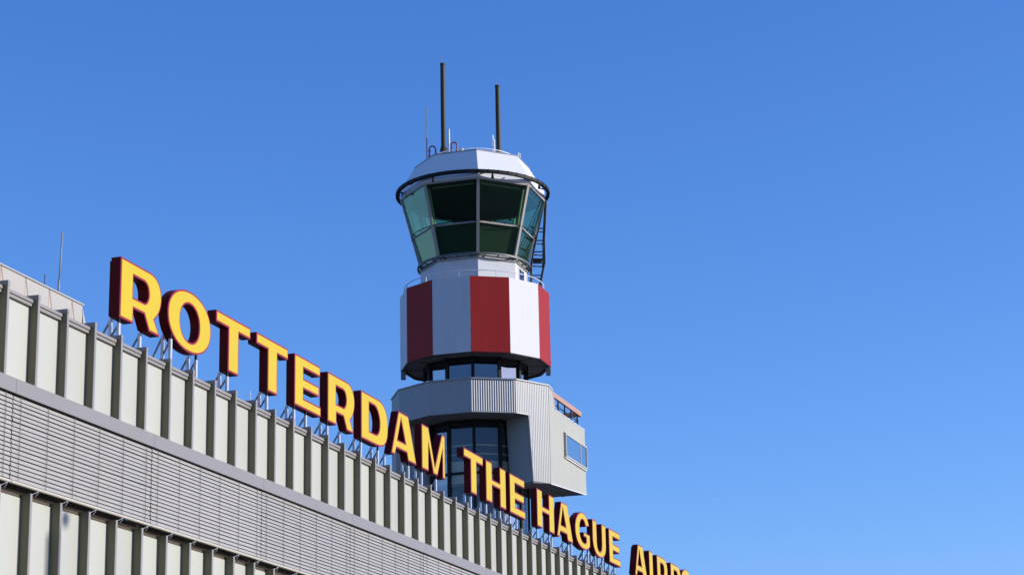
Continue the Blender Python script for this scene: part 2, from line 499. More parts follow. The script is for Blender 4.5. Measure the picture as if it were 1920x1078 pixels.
def glyph(ch):
    H = 1.17
    if ch == 'R':
        o = [(0, 0), (.54, 0), (.54, .295), (.985, .295), (1.20, 0), (1.65, 0), (1.405, .275)]
        o += [(1.56, .40), (1.665, .56)] + [(1.70, .74), (1.685, .85), (1.63, .98), (1.53, 1.075), (1.40, 1.145), (1.25, H)]
        o += [(0, H)]
        i = [(.515, .505), (.515, .93), (.97, .93), (1.06, .905), (1.125, .85), (1.16, .75), (1.155, .66), (1.10, .56), (1.01, .505)]
        return o, [i], [(.05, 'FB'), (1.22, 'B')]
    if ch == 'P':
        o = [(0, 0), (.54, 0), (.54, .33), (1.12, .33), (1.40, .375), (1.58, .48), (1.69, .62), (1.71, .77), (1.68, .90), (1.60, 1.02), (1.45, 1.12), (1.25, H), (0, H)]
        i = [(.52, .55), (.52, .94), (.98, .94), (1.10, .90), (1.16, .82), (1.17, .73), (1.13, .62), (1.02, .55)]
        return o, [i], [(.05, 'FB')]
    if ch == 'O':
        return arc(.98, .605, .98, .625, 0, 360, 48, 2.12)[:-1], [arc(.98, .58, .435, .39, 0, 360, 40, 2.15)[:-1]], [(.22, 'FB'), (1.36, 'FB')]
    if ch == 'T':
        return [(.60, 0), (1.115, 0), (1.115, .925), (1.70, .925), (1.70, H), (0, H), (0, .925), (.60, .925)], [], [(.64, 'FB')]
    if ch == 'E':
        return [(0, 0), (1.53, 0), (1.53, .23), (.51, .23), (.51, .455), (1.42, .455), (1.42, .69), (.51, .69), (.51, .935), (1.49, .935), (1.49, H), (0, H)], [], [(.05, 'FB'), (.72, 'F')]
    if ch == 'D':
        o = [(0, 0), (1.12, 0), (1.36, .022), (1.56, .08), (1.71, .18), (1.80, .33), (1.835, .52), (1.83, .67), (1.79, .83), (1.70, .97), (1.56, 1.08), (1.38, 1.145), (1.18, H), (0, H)]
        i = [(.535, .26), (.535, .965), (.92, .965), (1.06, .92), (1.17, .83), (1.25, .70), (1.27, .58), (1.24, .42), (1.15, .31), (1.02, .26)]
        return o, [i], [(.05, 'FB'), (1.2, 'FB')]
    if ch == 'A':
        return [(0, 0), (.255, 0), (.375, .195), (1.14, .195), (1.24, 0), (1.85, 0), (1.25, H), (.54, H)], [[(.455, .415), (.72, .985), (1.04, .415)]], [(.05, 'B'), (1.32, 'FB')]
    if ch == 'M':
        return [(0, 0), (.51, 0), (.51, .79), (.90, 0), (1.22, 0), (1.645, .79), (1.645, 0), (1.84, 0), (1.84, 1.18), (1.60, 1.18), (1.02, .205), (.52, 1.18), (0, 1.18)], [], [(.05, 'FB'), (1.16, 'F')]
    if ch == 'H':
        return [(0, 0), (.565, 0), (.565, .515), (1.31, .515), (1.31, 0), (1.87, 0), (1.87, H), (1.31, H), (1.31, .69), (.565, .69), (.565, H), (0, H)], [], [(.06, 'FB'), (1.36, 'FB')]
    if ch == 'U':
        o = [(0, H), (.0, .45), (.06, .30), (.20, .15), (.42, .04), (.70, -.015), (1.0, -.015), (1.30, .03), (1.54, .13), (1.68, .28), (1.72, .45), (1.72, H), (1.20, H), (1.20, .46), (1.15, .29), (1.02, .20), (.86, .175), (.70, .20), (.57, .29), (.52, .46), (.52, H)]
        return o, [], [(.36, 'FB'), (1.27, 'FB')]
    if ch == 'I':
        return [(0, 0), (.55, 0), (.55, H), (0, H)], [], [(.05, 'FB')]
    if ch == 'G':
        pts = [(37.54, 1.31), (37.40, 1.48), (37.20, 1.59), (36.95, 1.655), (36.66, 1.665), (36.35, 1.60), (36.05, 1.45), (35.86, 1.25), (35.78, 1.03), (35.83, .82), (35.97, .655), (36.20, .53), (36.50, .46), (36.80, .44), (37.12, .455), (37.38, .52), (37.60, .625), (37.60, 1.015),
               (36.82, 1.015), (36.82, .875), (37.16, .875), (37.16, .735), (37.05, .675), (36.88, .65), (36.65, .675), (36.46, .76), (36.34, .90), (36.31, 1.05), (36.36, 1.22), (36.49, 1.36), (36.70, 1.43), (36.90, 1.41), (37.03, 1.34), (37.11, 1.23)]
        return [(a - 35.77, c - ZB) for a, c in pts], [], [(.20, 'B'), (1.0, 'F'), (1.62, 'FB')]

def rounded(p, it=2):
    """cut only the blunt corners, so that bowls turn smooth while real corners stay sharp"""
    for _ in range(it):
        out, n = [], len(p)
        for i in range(n):
            a, b_, c = Vector(p[i - 1]), Vector(p[i]), Vector(p[(i + 1) % n])
            e1, e2 = b_ - a, c - b_
            ang = abs(e1.angle(e2))
            if .02 < ang < R(44):
                q = min(e1.length, e2.length) * .27
                out += [tuple(b_ - e1.normalized() * q), tuple(b_ + e2.normalized() * q)]
            else:
                out.append(p[i])
        p = out
    return p

def area(p):
    return .5 * sum(p[i][0] * p[(i + 1) % len(p)][1] - p[(i + 1) % len(p)][0] * p[i][1] for i in range(len(p)))

def inset(p, d):
    """move every edge inwards by d (d < 0 for holes), miter joined"""
    n = len(p)
    ccw = area(p) > 0
    out = []
    for i in range(n):
        a, b_, c = Vector(p[i - 1]), Vector(p[i]), Vector(p[(i + 1) % n])
        e1, e2 = (b_ - a).normalized(), (c - b_).normalized()
        n1, n2 = Vector((-e1.y, e1.x)), Vector((-e2.y, e2.x))
        if not ccw:
            n1, n2 = -n1, -n2
        s_ = n1 + n2
        k = 1 + n1.dot(n2)
        mv = s_ / max(k, .35)
        out.append(tuple(b_ + mv * d))
    return out

def extrude(mb, outer, holes, x0, z0, y0, y1):
    loops = [outer] + holes
    flat = [q for l in loops for q in l]
    tri = tessellate_polygon([[Vector((q[0], q[1], 0)) for q in l] for l in loops])
    n = len(flat)
    vs = [(x0 + q[0], y0, z0 + q[1]) for q in flat] + [(x0 + q[0], y1, z0 + q[1]) for q in flat]
    fs = [tuple(t_) for t_ in tri] + [tuple(n + i for i in reversed(t_)) for t_ in tri]
    o = 0
    for l in loops:
        k = len(l)
        for i in range(k):
            fs.append((o + i, o + (i + 1) % k, n + o + (i + 1) % k, n + o + i))
        o += k
    mb.add(vs, fs)

def letter(ch, x, label, stepped=False):
    root = empty("sign_letter", (x + .8, .35, -.40), label, "sign letter", "letters of the roof sign")
    o, holes, feet = glyph(ch)
    if ch in 'RPDGU':
        o, holes = rounded(o), [rounded(h) for h in holes]
    c = MB()
    extrude(c, o, holes, x, ZB, YF + .018, YB)
    c.build("casing", M['maroon'], root)
    c = MB()
    extrude(c, inset(o, -.002), [inset(h, .002) for h in holes], x, ZB, YF, YF + .0178)
    c.build("rim", M['rim'], root)
    c = MB()
    extrude(c, inset(o, .036), [inset(h, -.036) for h in holes], x, ZB, YF - .006, YF - .0005)
    c.build("face", M['yellow'], root)
    if stepped:
        c = MB()
        extrude(c, inset(o, .05), [inset(h, -.045) for h in holes], x, ZB, YB + .0005, YB + .055)
        c.build("back_box", M['maroon'], root)
    for fx, both in feet:
        # lowest point of the outline above this foot
        zz = 1e9
        for i in range(len(o)):
            a, d = o[i], o[(i + 1) % len(o)]
            if (a[0] - fx) * (d[0] - fx) <= 0 and abs(a[0] - d[0]) > 1e-6:
                zz = min(zz, a[1] + (d[1] - a[1]) * (fx - a[0]) / (d[0] - a[0]))
        zt = ZB + zz + .004
        for k_ in both:
            yy = {'F': YF + .035, 'B': YB + .005}[k_]
            drop = .11 if k_ == 'F' else .02          # the front posts hang on dark clips
            MB().box(x + fx - .035, x + fx + .035, yy - .025, yy + .025, -.40, zt - drop).build("post", M['galv'], root)
            MB().beam((x + fx, yy + .02, zt - drop - .05), (x + fx, yy + .50, -.40), .024, .034).build("brace", M['steel'], root)
            if k_ == 'F':
                MB().box(x + fx - .022, x + fx + .022, yy - .020, yy + .020, zt - drop + .0005, zt).build("clip", M['black'], root)
    return root

W1, W2, W3, W4 = "ROTTERDAM", "THE", "HAGUE", "AIRPORT"
letters = [
    ('R', 4.365, "large yellow R with maroon rim opening ROTTERDAM at the left end of the roof sign"),
    ('O', 6.335, "yellow round letter O between R and T of ROTTERDAM"),
    ('T', 8.53, "yellow letter T right after the O of ROTTERDAM"),
    ('T', 10.55, "yellow letter T just before the E of ROTTERDAM"),
    ('E', 12.625, "yellow letter E in the middle of ROTTERDAM"),
    ('R', 14.575, "yellow letter R between E and D of ROTTERDAM"),
    ('D', 16.70, "yellow letter D of ROTTERDAM with a rounded right side"),
    ('A', 18.76, "yellow letter A of ROTTERDAM beside the final M"),
    ('M', 21.03, "yellow letter M ending ROTTERDAM in front of the tower shaft"),
    ('T', 24.46, "yellow letter T opening THE in front of the dark glass shaft"),
    ('H', 26.43, "yellow letter H in the middle of THE"),
    ('E', 28.69, "yellow letter E ending THE below the tower side box"),
    ('H', 31.48, "yellow letter H opening HAGUE"),
    ('A', 33.65, "yellow letter A between H and G of HAGUE"),
    ('G', 35.77, "yellow letter G of HAGUE with an open round side"),
    ('U', 37.97, "yellow letter U of HAGUE with a round bottom"),
    ('E', 40.13, "yellow letter E ending HAGUE"),
    ('A', 43.74, "yellow letter A opening AIRPORT, cut by the picture's lower edge"),
    ('I', 45.97, "narrow yellow letter I of AIRPORT"),
    ('R', 47.21, "yellow letter R following the I of AIRPORT"),
    ('P', 49.48, "yellow letter P of AIRPORT at the picture's lower edge"),
    ('O', 51.25, "yellow top of the O of AIRPORT at the far right of the sign"),
    ('R', 53.6, "yellow letter R after the O of AIRPORT beyond the picture's edge"),
    ('T', 55.75, "yellow letter T ending AIRPORT beyond the picture's edge"),
]
for ch, x, lab in letters:
    letter(ch, x, lab, stepped=x in (4.365, 35.77, 43.74))

# ------------------------------------------------------------------ control tower
AX, AY = 75.118, 16.429
T = empty("control_tower", (AX, AY, -GZ), "red and white banded airport control tower with a glazed octagonal cab", "control tower")
def pol(r_, a, z=0):
    return Vector((AX + r_ * math.cos(R(a)), AY + r_ * math.sin(R(a)), z))
V12 = [15 + 30 * k for k in range(12)]       # corners of the twelve-sided storeys
V8 = [22.5 + 45 * k for k in range(8)]       # corners of the octagonal cab

# --- shaft
SH = MB()
SH.lathe((AX, AY), [(0.9, -GZ), (1.7, -GZ), (1.7, 13.3), (0.9, 13.3)], 36)
SH.build("shaft_core", M['core'], T, smooth=False)
fr = MB()
for a in V12:
    p0, p1 = pol(2.70, a, -GZ), pol(2.70, a, 13.06)
    fr.beam(p0, p1, .16, .14, pol(1, a) - pol(0, a))
for z in (-6.6, -3.3, .0, 3.2, 6.6, 10.235, 12.95):
    for k in range(12):
        fr.beam(pol(2.66, V12[k], z), pol(2.66, V12[(k + 1) % 12], z), .09, .11)
fr = fr.build("shaft_frame", M['black'], T)
for k in range(12):
    a, c = V12[k], V12[(k + 1) % 12]
    MB().slab([pol(2.62, a, -GZ), pol(2.62, c, -GZ), pol(2.62, c, 13.0), pol(2.62, a, 13.0)], .02).build("glass_pane", M['shaftglass'], fr)
gal = MB()
gal.lathe((AX, AY), [(1.7, 10.30), (2.48, 10.30), (2.48, 10.88), (2.44, 10.88), (2.44, 10.40), (1.7, 10.40)], 48)
gal.lathe((AX, AY), [(1.7, 9.70), (2.48, 9.70), (2.48, 10.16), (1.7, 10.16)], 48)
gal.build("stair_balustrade", M['tan'], T, smooth=False)
gal = MB()
for z in (11.24, 11.71):
    gal.lathe((AX, AY), [(2.42, z - .032), (2.48, z - .032), (2.48, z + .032), (2.42, z + .032)], 48)
gal.build("stair_handrail", M['tan'], T)

# --- corrugated skirt
def corr(mb, a_n, apo, u0, u1, zlo, zhi, per, dep, t=.05, flip=False):
    """vertical ribs on the facet whose outward normal is a_n; u runs along increasing angle"""
    nv = Vector((math.cos(R(a_n)), math.sin(R(a_n)), 0))
    uv = Vector((-math.sin(R(a_n)), math.cos(R(a_n)), 0))
    o = Vector((AX, AY, 0)) + nv * apo
    n = max(1, round((u1 - u0) / per))
    us = []
    for i in range(n):
        b0 = u0 + (u1 - u0) * i / n
        w = (u1 - u0) / n
        us += [(b0, 0), (b0 + .26 * w, 0), (b0 + .50 * w, -dep), (b0 + .76 * w, -dep)]
    us.append((u1, 0))
    vs = []
    for u_, d in us:
        p = o + uv * u_ + nv * d
        lo_, hi_ = zlo(u_), zhi(u_)
        q = o + uv * u_ - nv * t
        vs += [(p.x, p.y, lo_), (p.x, p.y, hi_), (q.x, q.y, hi_), (q.x, q.y, lo_)]
    fs = []
    k = len(us)
    for i in range(k - 1):
        a, c = 4 * i, 4 * i + 4
        fs += [(a, c, c + 1, a + 1), (a + 1, c + 1, c + 2, a + 2), (a + 3, a, c, c + 3)[::-1], (a + 2, c + 2, c + 3, a + 3)]
    fs += [(0, 1, 2, 3), (4 * k - 1, 4 * k - 2, 4 * k - 3, 4 * k - 4)]
    mb.add(vs, fs)

RS = 4.57
AP = RS * math.cos(R(15))
HU = RS * math.sin(R(15))       # half facet width
ZT, ZS = 14.79, 13.06
cut = .37 * 2 * HU              # where the side legs start on the diagonal facets
ZL = 9.58
for k in range(12):
    an = 30 * k
    if an in (60, 90, 270, 300):      # here the skirt opens into the side boxes
        continue
    if an == 240:
        lo = lambda u_: max(ZL, min(ZS, ZS - (u_ + HU - cut) / .27 * (ZS - ZL)))
    elif an == 120:
        lo = lambda u_: max(ZL, min(ZS, ZS - (HU - cut - u_) / .27 * (ZS - ZL)))
    else:
        lo = lambda u_: ZS
    q = MB()
    corr(q, an, AP, -HU, HU, lo, lambda u_: ZT, .122, .017)
    q.build("skirt_cladding", M['clad'], T)
    a, c = V12[(k - 1) % 12], V12[k]
    MB().beam(pol(RS - .06, a, ZT + .03), pol(RS - .06, c, ZT + .03), .22, .055).build("top_trim", M['clad'], T)
    pa, pc = pol(RS - .01, a, ZS - .012), pol(RS - .01, c, ZS - .012)
    if an == 240:
        pc = pa + (pc - pa) * .37
    if an == 120:
        pa = pc + (pa - pc) * .37
    MB().beam(pa, pc, .05, .05).build("bottom_trim", M['clad'], T)
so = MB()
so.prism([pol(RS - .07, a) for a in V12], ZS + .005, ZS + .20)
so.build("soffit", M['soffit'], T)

# --- side boxes carried by the skirt (the far one mirrors the near one)
def sidebox(sgn):
    yo = lambda y: AY + sgn * y          # sgn = -1: the sunlit side
    xo = lambda x: AX + x
    fx = lambda x, y, z: (xo(x), yo(y), z)
    XE = 5.83
    zb = lambda x: ZL + .074 * (x + 1.18)
    body = MB()
    # sunlit long wall with the step down to the terrace parapet
    zhi_pts = [(-1.18, ZT), (-.50, 14.68), (.04, 13.72), (XE, 13.72)]
    def zhi(x):
        for (xa, za), (xb, zc) in zip(zhi_pts[:-1], zhi_pts[1:]):
            if xa <= x <= xb:
                return za + (zc - za) * (x - xa) / (xb - xa)
        return 13.72
    if sgn < 0:
        for xa, xb in ((-1.18, -.5005), (-.5, .04), (.0405, 2.0), (2.0005, 4.0), (4.0005, XE)):
            corr(body, 270, AP, xa, xb, zb, zhi, .18, .006, t=.06)
    else:
        for xa, xb in ((-1.18, -.5005), (-.5, .04), (.0405, 2.0), (2.0005, 4.0), (4.0005, XE)):
            corr(body, 90, AP, -xb, -xa, lambda u_: zb(-u_), lambda u_: zhi(-u_), .18, .006, t=.06)
    o = body.build("side_box", M['boxclad'], T)
    # end wall, back wall, soffit and terrace floor
    w = MB()
    yi = 1.2
    w.box(xo(XE - .07), xo(XE - .002), min(yo(yi), yo(AP - .062)), max(yo(yi), yo(AP - .062)), zb(XE) + .01, 13.70)
    w.box(xo(-.4), xo(XE - .071), min(yo(yi), yo(yi + .08)), max(yo(yi), yo(yi + .08)), zb(XE) + .01, 13.70)
    w.build("end_wall", M['boxclad'], o)
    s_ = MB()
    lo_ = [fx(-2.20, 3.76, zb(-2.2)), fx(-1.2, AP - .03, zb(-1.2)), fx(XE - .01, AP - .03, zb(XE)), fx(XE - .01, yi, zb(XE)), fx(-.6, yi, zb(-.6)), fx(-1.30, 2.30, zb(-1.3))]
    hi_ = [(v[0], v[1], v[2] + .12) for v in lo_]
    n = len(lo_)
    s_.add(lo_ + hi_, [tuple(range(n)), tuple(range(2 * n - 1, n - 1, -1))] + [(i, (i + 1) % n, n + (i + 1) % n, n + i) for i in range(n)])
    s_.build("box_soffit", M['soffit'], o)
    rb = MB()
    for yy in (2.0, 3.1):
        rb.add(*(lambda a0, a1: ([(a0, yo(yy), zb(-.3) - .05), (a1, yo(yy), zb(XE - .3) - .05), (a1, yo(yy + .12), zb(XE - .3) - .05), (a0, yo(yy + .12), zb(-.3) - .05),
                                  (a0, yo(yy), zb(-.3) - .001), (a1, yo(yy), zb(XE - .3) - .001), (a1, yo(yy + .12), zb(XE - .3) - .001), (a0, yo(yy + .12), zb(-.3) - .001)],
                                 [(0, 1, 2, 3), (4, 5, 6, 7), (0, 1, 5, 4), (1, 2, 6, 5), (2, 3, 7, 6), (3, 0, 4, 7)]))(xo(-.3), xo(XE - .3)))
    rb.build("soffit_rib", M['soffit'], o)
    fl = MB()
    fl.box(xo(-.4), xo(XE - .072), min(yo(yi + .081), yo(AP - .062)), max(yo(yi + .081), yo(AP - .062)), 13.0, 13.1)
    fl.build("terrace_floor", M['roofing'], o)
    # leg wall running from the cut edge in to the shaft
    lw = MB()
    ax_, bx_ = (-2.47, 3.67), (-2.27, 3.785)
    quad = [fx(ax_[0], ax_[1], ZS), fx(bx_[0], bx_[1], ZL), fx(-1.36, 2.24, ZL), fx(-1.50, 2.13, ZS)]
    if sgn < 0:
        quad = quad[::-1]
    lw.slab(quad, .06)
    lw.build("leg_wall", M['legwall'], o)
    sm = MB()
    sm.beam(fx(-2.46 + .10, 3.67 - .165, ZS), fx(-2.26 + .10, 3.785 - .165, ZL), .015, .015)
    sm.build("leg_seam", M['dark'], o)
    for p0, p1, w0, h0 in ((fx(.04, AP - .05, 13.74), fx(XE, AP - .05, 13.74), .14, .04), (fx(-.5, AP - .05, 14.70), fx(.03, AP - .05, 13.745), .14, .03),
                           (fx(-1.18, AP - .06, ZT + .025), fx(-.5, AP - .06, 14.71), .20, .045), (fx(-1.2, AP - .01, zb(-1.2) - .01), fx(XE, AP - .01, zb(XE) - .01), .05, .04)):
        MB().beam(p0, p1, w0, h0).build("wall_trim", M['whitemetal'], o)
    # pergola over the terrace
    pg = MB()
    pg.beam(fx(-.46, AP - .08, 14.54), fx(5.38, AP - .08, 14.54), .12, .27)
    pg.beam(fx(5.30, AP - .15, 14.54), fx(5.30, 1.6, 14.54), .12, .27)
    pg.build("pergola_beam", M['salmon'], o)
    pp = MB()
    for x in (-.25, 1.0, 2.27, 3.55, 4.81):
        pp.beam(fx(x, AP - .12, 13.1), fx(x, AP - .12, 14.41), .07, .07)
    for y in (3.3, 2.3):
        pp.beam(fx(5.30, y, 13.1), fx(5.30, y, 14.41), .07, .07)
    pp.beam(fx(-.3, AP - .20, 14.15), fx(5.30, AP - .20, 14.15), .05, .05)
    pp.beam(fx(5.35, AP - .20, 14.15), fx(5.35, 1.7, 14.15), .05, .05)
    pp.beam(fx(5.35, AP - .20, 13.9), fx(5.35, 1.7, 13.9), .03, .03)
    pp.build("terrace_railing", M['dark'], o)
    # projecting strip window
    yw, pr = AP, .13
    xa, xb, za, zc = 1.50, 5.76, 11.46, 12.78
    bw = MB()
    bw.beam(fx(xa, yw + pr / 2, zc - .05), fx(xb, yw + pr / 2, zc - .05), pr, .10)
    bw.beam(fx(xa, yw + pr / 2, za + .06), fx(xb, yw + pr / 2, za + .06), pr, .09)
    for x, ww in ((xa + .06, .10), (xb - .05, .08)):
        bw.beam(fx(x, yw + pr / 2, za + .12), fx(x, yw + pr / 2, zc - .10), ww, pr, (0, 1, 0))
    bw.beam(fx(4.52, yw + pr / 2 - .01, za + .12), fx(4.52, yw + pr / 2 - .01, zc - .10), .08, pr - .02, (0, 1, 0))
    bw.build("window_frame", M['boxclad'], o)
    gp = MB()
    gp.box(xo(xa + .12), xo(4.48), min(yo(yw + .085), yo(yw + .10)), max(yo(yw + .085), yo(yw + .10)), za + .12, zc - .10)
    gp.box(xo(4.56), xo(xb - .10), min(yo(yw + .085), yo(yw + .10)), max(yo(yw + .085), yo(yw + .10)), za + .12, zc - .10)
    gp.build("window_pane", M['winglass'], o)
    gp = MB()
    gp.box(xo(xa + .12), xo(xb - .10), min(yo(yw + .040), yo(yw + .055)), max(yo(yw + .040), yo(yw + .055)), za + .12, zc - .10)
    gp.build("window_shade", M['roofwhite'], o)
    sl = MB()
    sl.beam(fx(xa - .05, yw + .045, za - .03), fx(xb, yw + .045, za - .03), .08, .05)
    sl.beam(fx(xa - .05, yw + .045, zc + .02), fx(xb, yw + .045, zc + .02), .08, .035)
    sl.build("window_sill", M['whitemetal'], o)
    return o
sidebox(-1)
sidebox(1)

# --- window storey under the drum
nk = MB()
RN = 2.78
for a in V12:
    nk.beam(pol(RN, a, 13.3), pol(RN, a, 16.40), .17, .12, pol(1, a) - pol(0, a))
for k in range(12):
    a, c = V12[k], V12[(k + 1) % 12]
    nk.beam(pol(RN - .02, a, 16.24), pol(RN - .02, c, 16.24), .10, .16)
    nk.beam(pol(RN - .02, a, 14.3), pol(RN - .02, c, 14.3), .10, .10)
nk = nk.build("storey_frame", M['black'], T)
for k in range(12):
    a, c = V12[k], V12[(k + 1) % 12]
    MB().slab([pol(RN - .06, a, 13.3), pol(RN - .06, c, 13.3), pol(RN - .06, c, 16.3), pol(RN - .06, a, 16.3)], .02).build("glass_pane", M['winglass'], nk)
nb = MB()
for k in range(12):
    a, c = V12[k], V12[(k + 1) % 12]
    drop = (1.0, .55, .72, .2, 1.1, .4, .62, 1.25, .15, .8, .35, .6)[k]  # longest drop: that pale blind stands in for a bright sky reflection
    nb.slab([pol(RN - .22, a + 2, 16.2 - drop), pol(RN - .22, c - 2, 16.2 - drop), pol(RN - .22, c - 2, 16.2), pol(RN - .22, a + 2, 16.2)], .01)
nb.build("roller_blind", M['clad'], nk)
MB().lathe((AX, AY), [(0.6, 13.2), (1.5, 13.2), (1.5, 16.4), (0.6, 16.4)], 24).build("inner_core", M['inner'], T)

# --- red and white drum
RD, DB, DT = 4.08, 16.35, 20.45
dr = MB()
dr.prism([pol(RD - .10, a) for a in V12], DB + .06, DT - .12)
drum = dr.build("drum", M['soffit'], T)
for k in range(12):
    a, c = V12[k], V12[(k + 1) % 12]
    an = (a + 15) % 360
    is_red = (an // 30) % 2 == 1
    dlt = .05
    q = MB().slab([pol(RD, a + dlt, DB), pol(RD, c - dlt, DB), pol(RD, c - dlt, DT), pol(RD, a + dlt, DT)], .05)
    o = q.build("painted_panel", M['red'] if is_red else M['white'], drum)
    o['label'] = "red drum panel" if is_red else "white drum panel"
lip = MB()
for k in range(12):
    a, c = V12[k], V12[(k + 1) % 12]
    lip.beam(pol(RD - .12, a, DB + .01), pol(RD - .12, c, DB + .01), .12, .09)
lip.build("bottom_lip", M['dark'], drum)
for a in V12:
    MB().beam(pol(2.9, a, DB + .05), pol(RD - .20, a, DB + .05), .03, .02).build("soffit_seam", M['dark'], drum)
pins = MB()
for a in (195, 285):
    for z in (16.6, 17.5, 18.5, 19.5, 20.2):
        pins.beam(pol(RD - .005, a, z - .03), pol(RD - .005, a, z + .03), .035, .035, pol(1, a) - pol(0, a))
pins.build("panel_clip", M['dark'], drum)
dbx = MB()
for a in (105, 285):
    dbx.beam(pol(RD - .16, a, DB - .45), pol(RD - .16, a, DB - .01), .30, .24, pol(1, a) - pol(0, a))
    dbx.beam(pol(RD - .03, a, DB - .40), pol(RD - .03, a, DB - .05), .02, .02, pol(1, a) - pol(0, a))
dbx.build("drain_box", M['soffit'], drum)
dh = MB()
nn = 72
dh.tube([pol(3.82, 360 * i / nn, 20.83) for i in range(nn + 1)], .025, 8, caps=False)
for k in range(12):
    dh.tube([pol(3.82, 30 * k + 6, DT - .15), pol(3.82, 30 * k + 6, 20.83)], .022, 8)
dh.build("handrail", M['whitemetal'], drum, smooth=True)

# --- white octagonal storey
RB = 2.93
bs = MB()
bs.prism([pol(RB, a) for a in V8], 20.2, 21.76)
base = bs.build("cab_base", M['white'], T)
bt = MB()
for k in range(8):
    a, c = V8[k], V8[(k + 1) % 8]
    bt.beam(pol(RB + .02, a, 21.79), pol(RB + .02, c, 21.79), .10, .05)
bt.build("base_trim", M['frame'], base)
hw = math.cos(R(22.5)) * RB
bwin = MB()
for x0_, x1_ in ((-.50, .46),):
    bwin.box(AX + x0_, AX + x1_, AY - hw - .03, AY - hw - .001, 20.75, 21.66)
bwin.build("window_frame", M['railmetal'], base)
MB().box(AX - .42, AX + .38, AY - hw - .036, AY - hw - .031, 20.80, 21.58).build("window_pane", M['winglass'], base)
MB().box(AX - .42, AX + .38, AY - hw - .0305, AY - hw - .0302, 20.80, 21.58).build("window_backing", M['inner'], base)
hp = MB()
nv = Vector((math.cos(R(180)), 0, 0))
hp.box(AX - hw - .012, AX - hw - .001, AY - .55, AY + .55, 21.45, 21.70)
hp.build("hatch_panel", M['white'], base)

# --- glazed cab
ZG0, ZM, ZG1 = 22.02, 23.67, 25.95
RG0, RM, RG1 = 2.87, 3.34, 3.96
cb = MB()
for a in V8:
    n_ = pol(1, a) - pol(0, a)
    cb.beam(pol(RG0, a, ZG0 - .2), pol(RG1, a, ZG1), .16, .12, n_)
for k in range(8):
    a, c = V8[k], V8[(k + 1) % 8]
    cb.beam(pol(RG1, a, ZG1 - .03), pol(RG1, c, ZG1 - .03), .12, .12)
    cb.beam(pol(RM, a, ZM), pol(RM, c, ZM), .11, .09)
    cb.beam(pol(RG0 - .02, a, ZG0), pol(RG0 - .02, c, ZG0), .12, .10)
cab = cb.build("cab_frame", M['frame'], T)
sk2 = MB()
for k in range(8):
    a, c = V8[k], V8[(k + 1) % 8]
    sk2.slab([pol(RB - .08, a, 21.7), pol(RB - .08, c, 21.7), pol(RG0 - .05, c, ZG0), pol(RG0 - .05, a, ZG0)], .05)
sk2.build("sill_panel", M['white'], cab)
for k in range(8):
    a, c = V8[k], V8[(k + 1) % 8]
    for (r0, z0, r1, z1) in ((RG0, ZG0 + .03, RM, ZM - .03), (RM, ZM + .03, RG1, ZG1 - .06)):
        MB().slab([pol(r0, a, z0), pol(r0, c, z0), pol(r1, c, z1), pol(r1, a, z1)], .018).build("glass_pane", M['cabglass'], cab)
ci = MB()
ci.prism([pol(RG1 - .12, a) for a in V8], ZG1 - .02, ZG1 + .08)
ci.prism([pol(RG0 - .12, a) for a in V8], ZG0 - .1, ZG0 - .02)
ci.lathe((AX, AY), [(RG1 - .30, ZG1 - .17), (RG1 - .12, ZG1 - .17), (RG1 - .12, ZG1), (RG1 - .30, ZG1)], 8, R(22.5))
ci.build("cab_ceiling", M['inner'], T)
for a in V8:
    MB().beam(pol(RM - .24, a, ZM - .1), pol(RG1 - .30, a, ZG1 - .05), .08, .08, pol(1, a) - pol(0, a)).build("inner_post", M['cream'], cab)
for k in range(8):
    a, c = V8[k], V8[(k + 1) % 8]
    MB().tube([pol(RG1 - .42, a + 3, ZG1 - .20), pol(RG1 - .42, c - 3, ZG1 - .20)], .06, 10).build("rolled_shade", M['boxclad'], cab)
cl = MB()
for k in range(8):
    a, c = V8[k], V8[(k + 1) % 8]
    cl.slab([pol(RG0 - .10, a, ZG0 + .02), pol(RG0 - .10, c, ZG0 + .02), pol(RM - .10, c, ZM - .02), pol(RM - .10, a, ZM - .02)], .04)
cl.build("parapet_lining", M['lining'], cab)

# roof
ZE, ZR = 26.46, 27.77
RE, RR = 3.99, 3.184
rf = MB()
vs = [pol(RR, a, ZR) for a in V8] + [pol(RE, a, ZE) for a in V8] + [pol(RG1 + .02, a, ZG1 + .04) for a in V8]
fs = [tuple(range(8))]
for k in range(8):
    k2 = (k + 1) % 8
    fs += [(k, 8 + k, 8 + k2, k2), (8 + k, 16 + k, 16 + k2, 8 + k2)]
fs.append(tuple(range(23, 15, -1)))
rf.add(vs, fs)
roof = rf.build("roof", M['roofwhite'], T)
rt = MB()
for k in range(8):
    a, c = V8[k], V8[(k + 1) % 8]
    rt.beam(pol(RR, a, ZR + .012), pol(RR, c, ZR + .012), .07, .045)
rt.build("roof_edge_trim", M['clad'], roof)
rh = MB()
rh.tube([pol(2.52, 360 * i / nn, 28.09) for i in range(nn + 1)], .028, 8, caps=False)
for k in range(8):
    rh.tube([pol(2.52, 45 * k, ZR), pol(2.52, 45 * k, 28.09)], .022, 8)
rh.build("handrail", M['whitemetal'], roof, smooth=True)

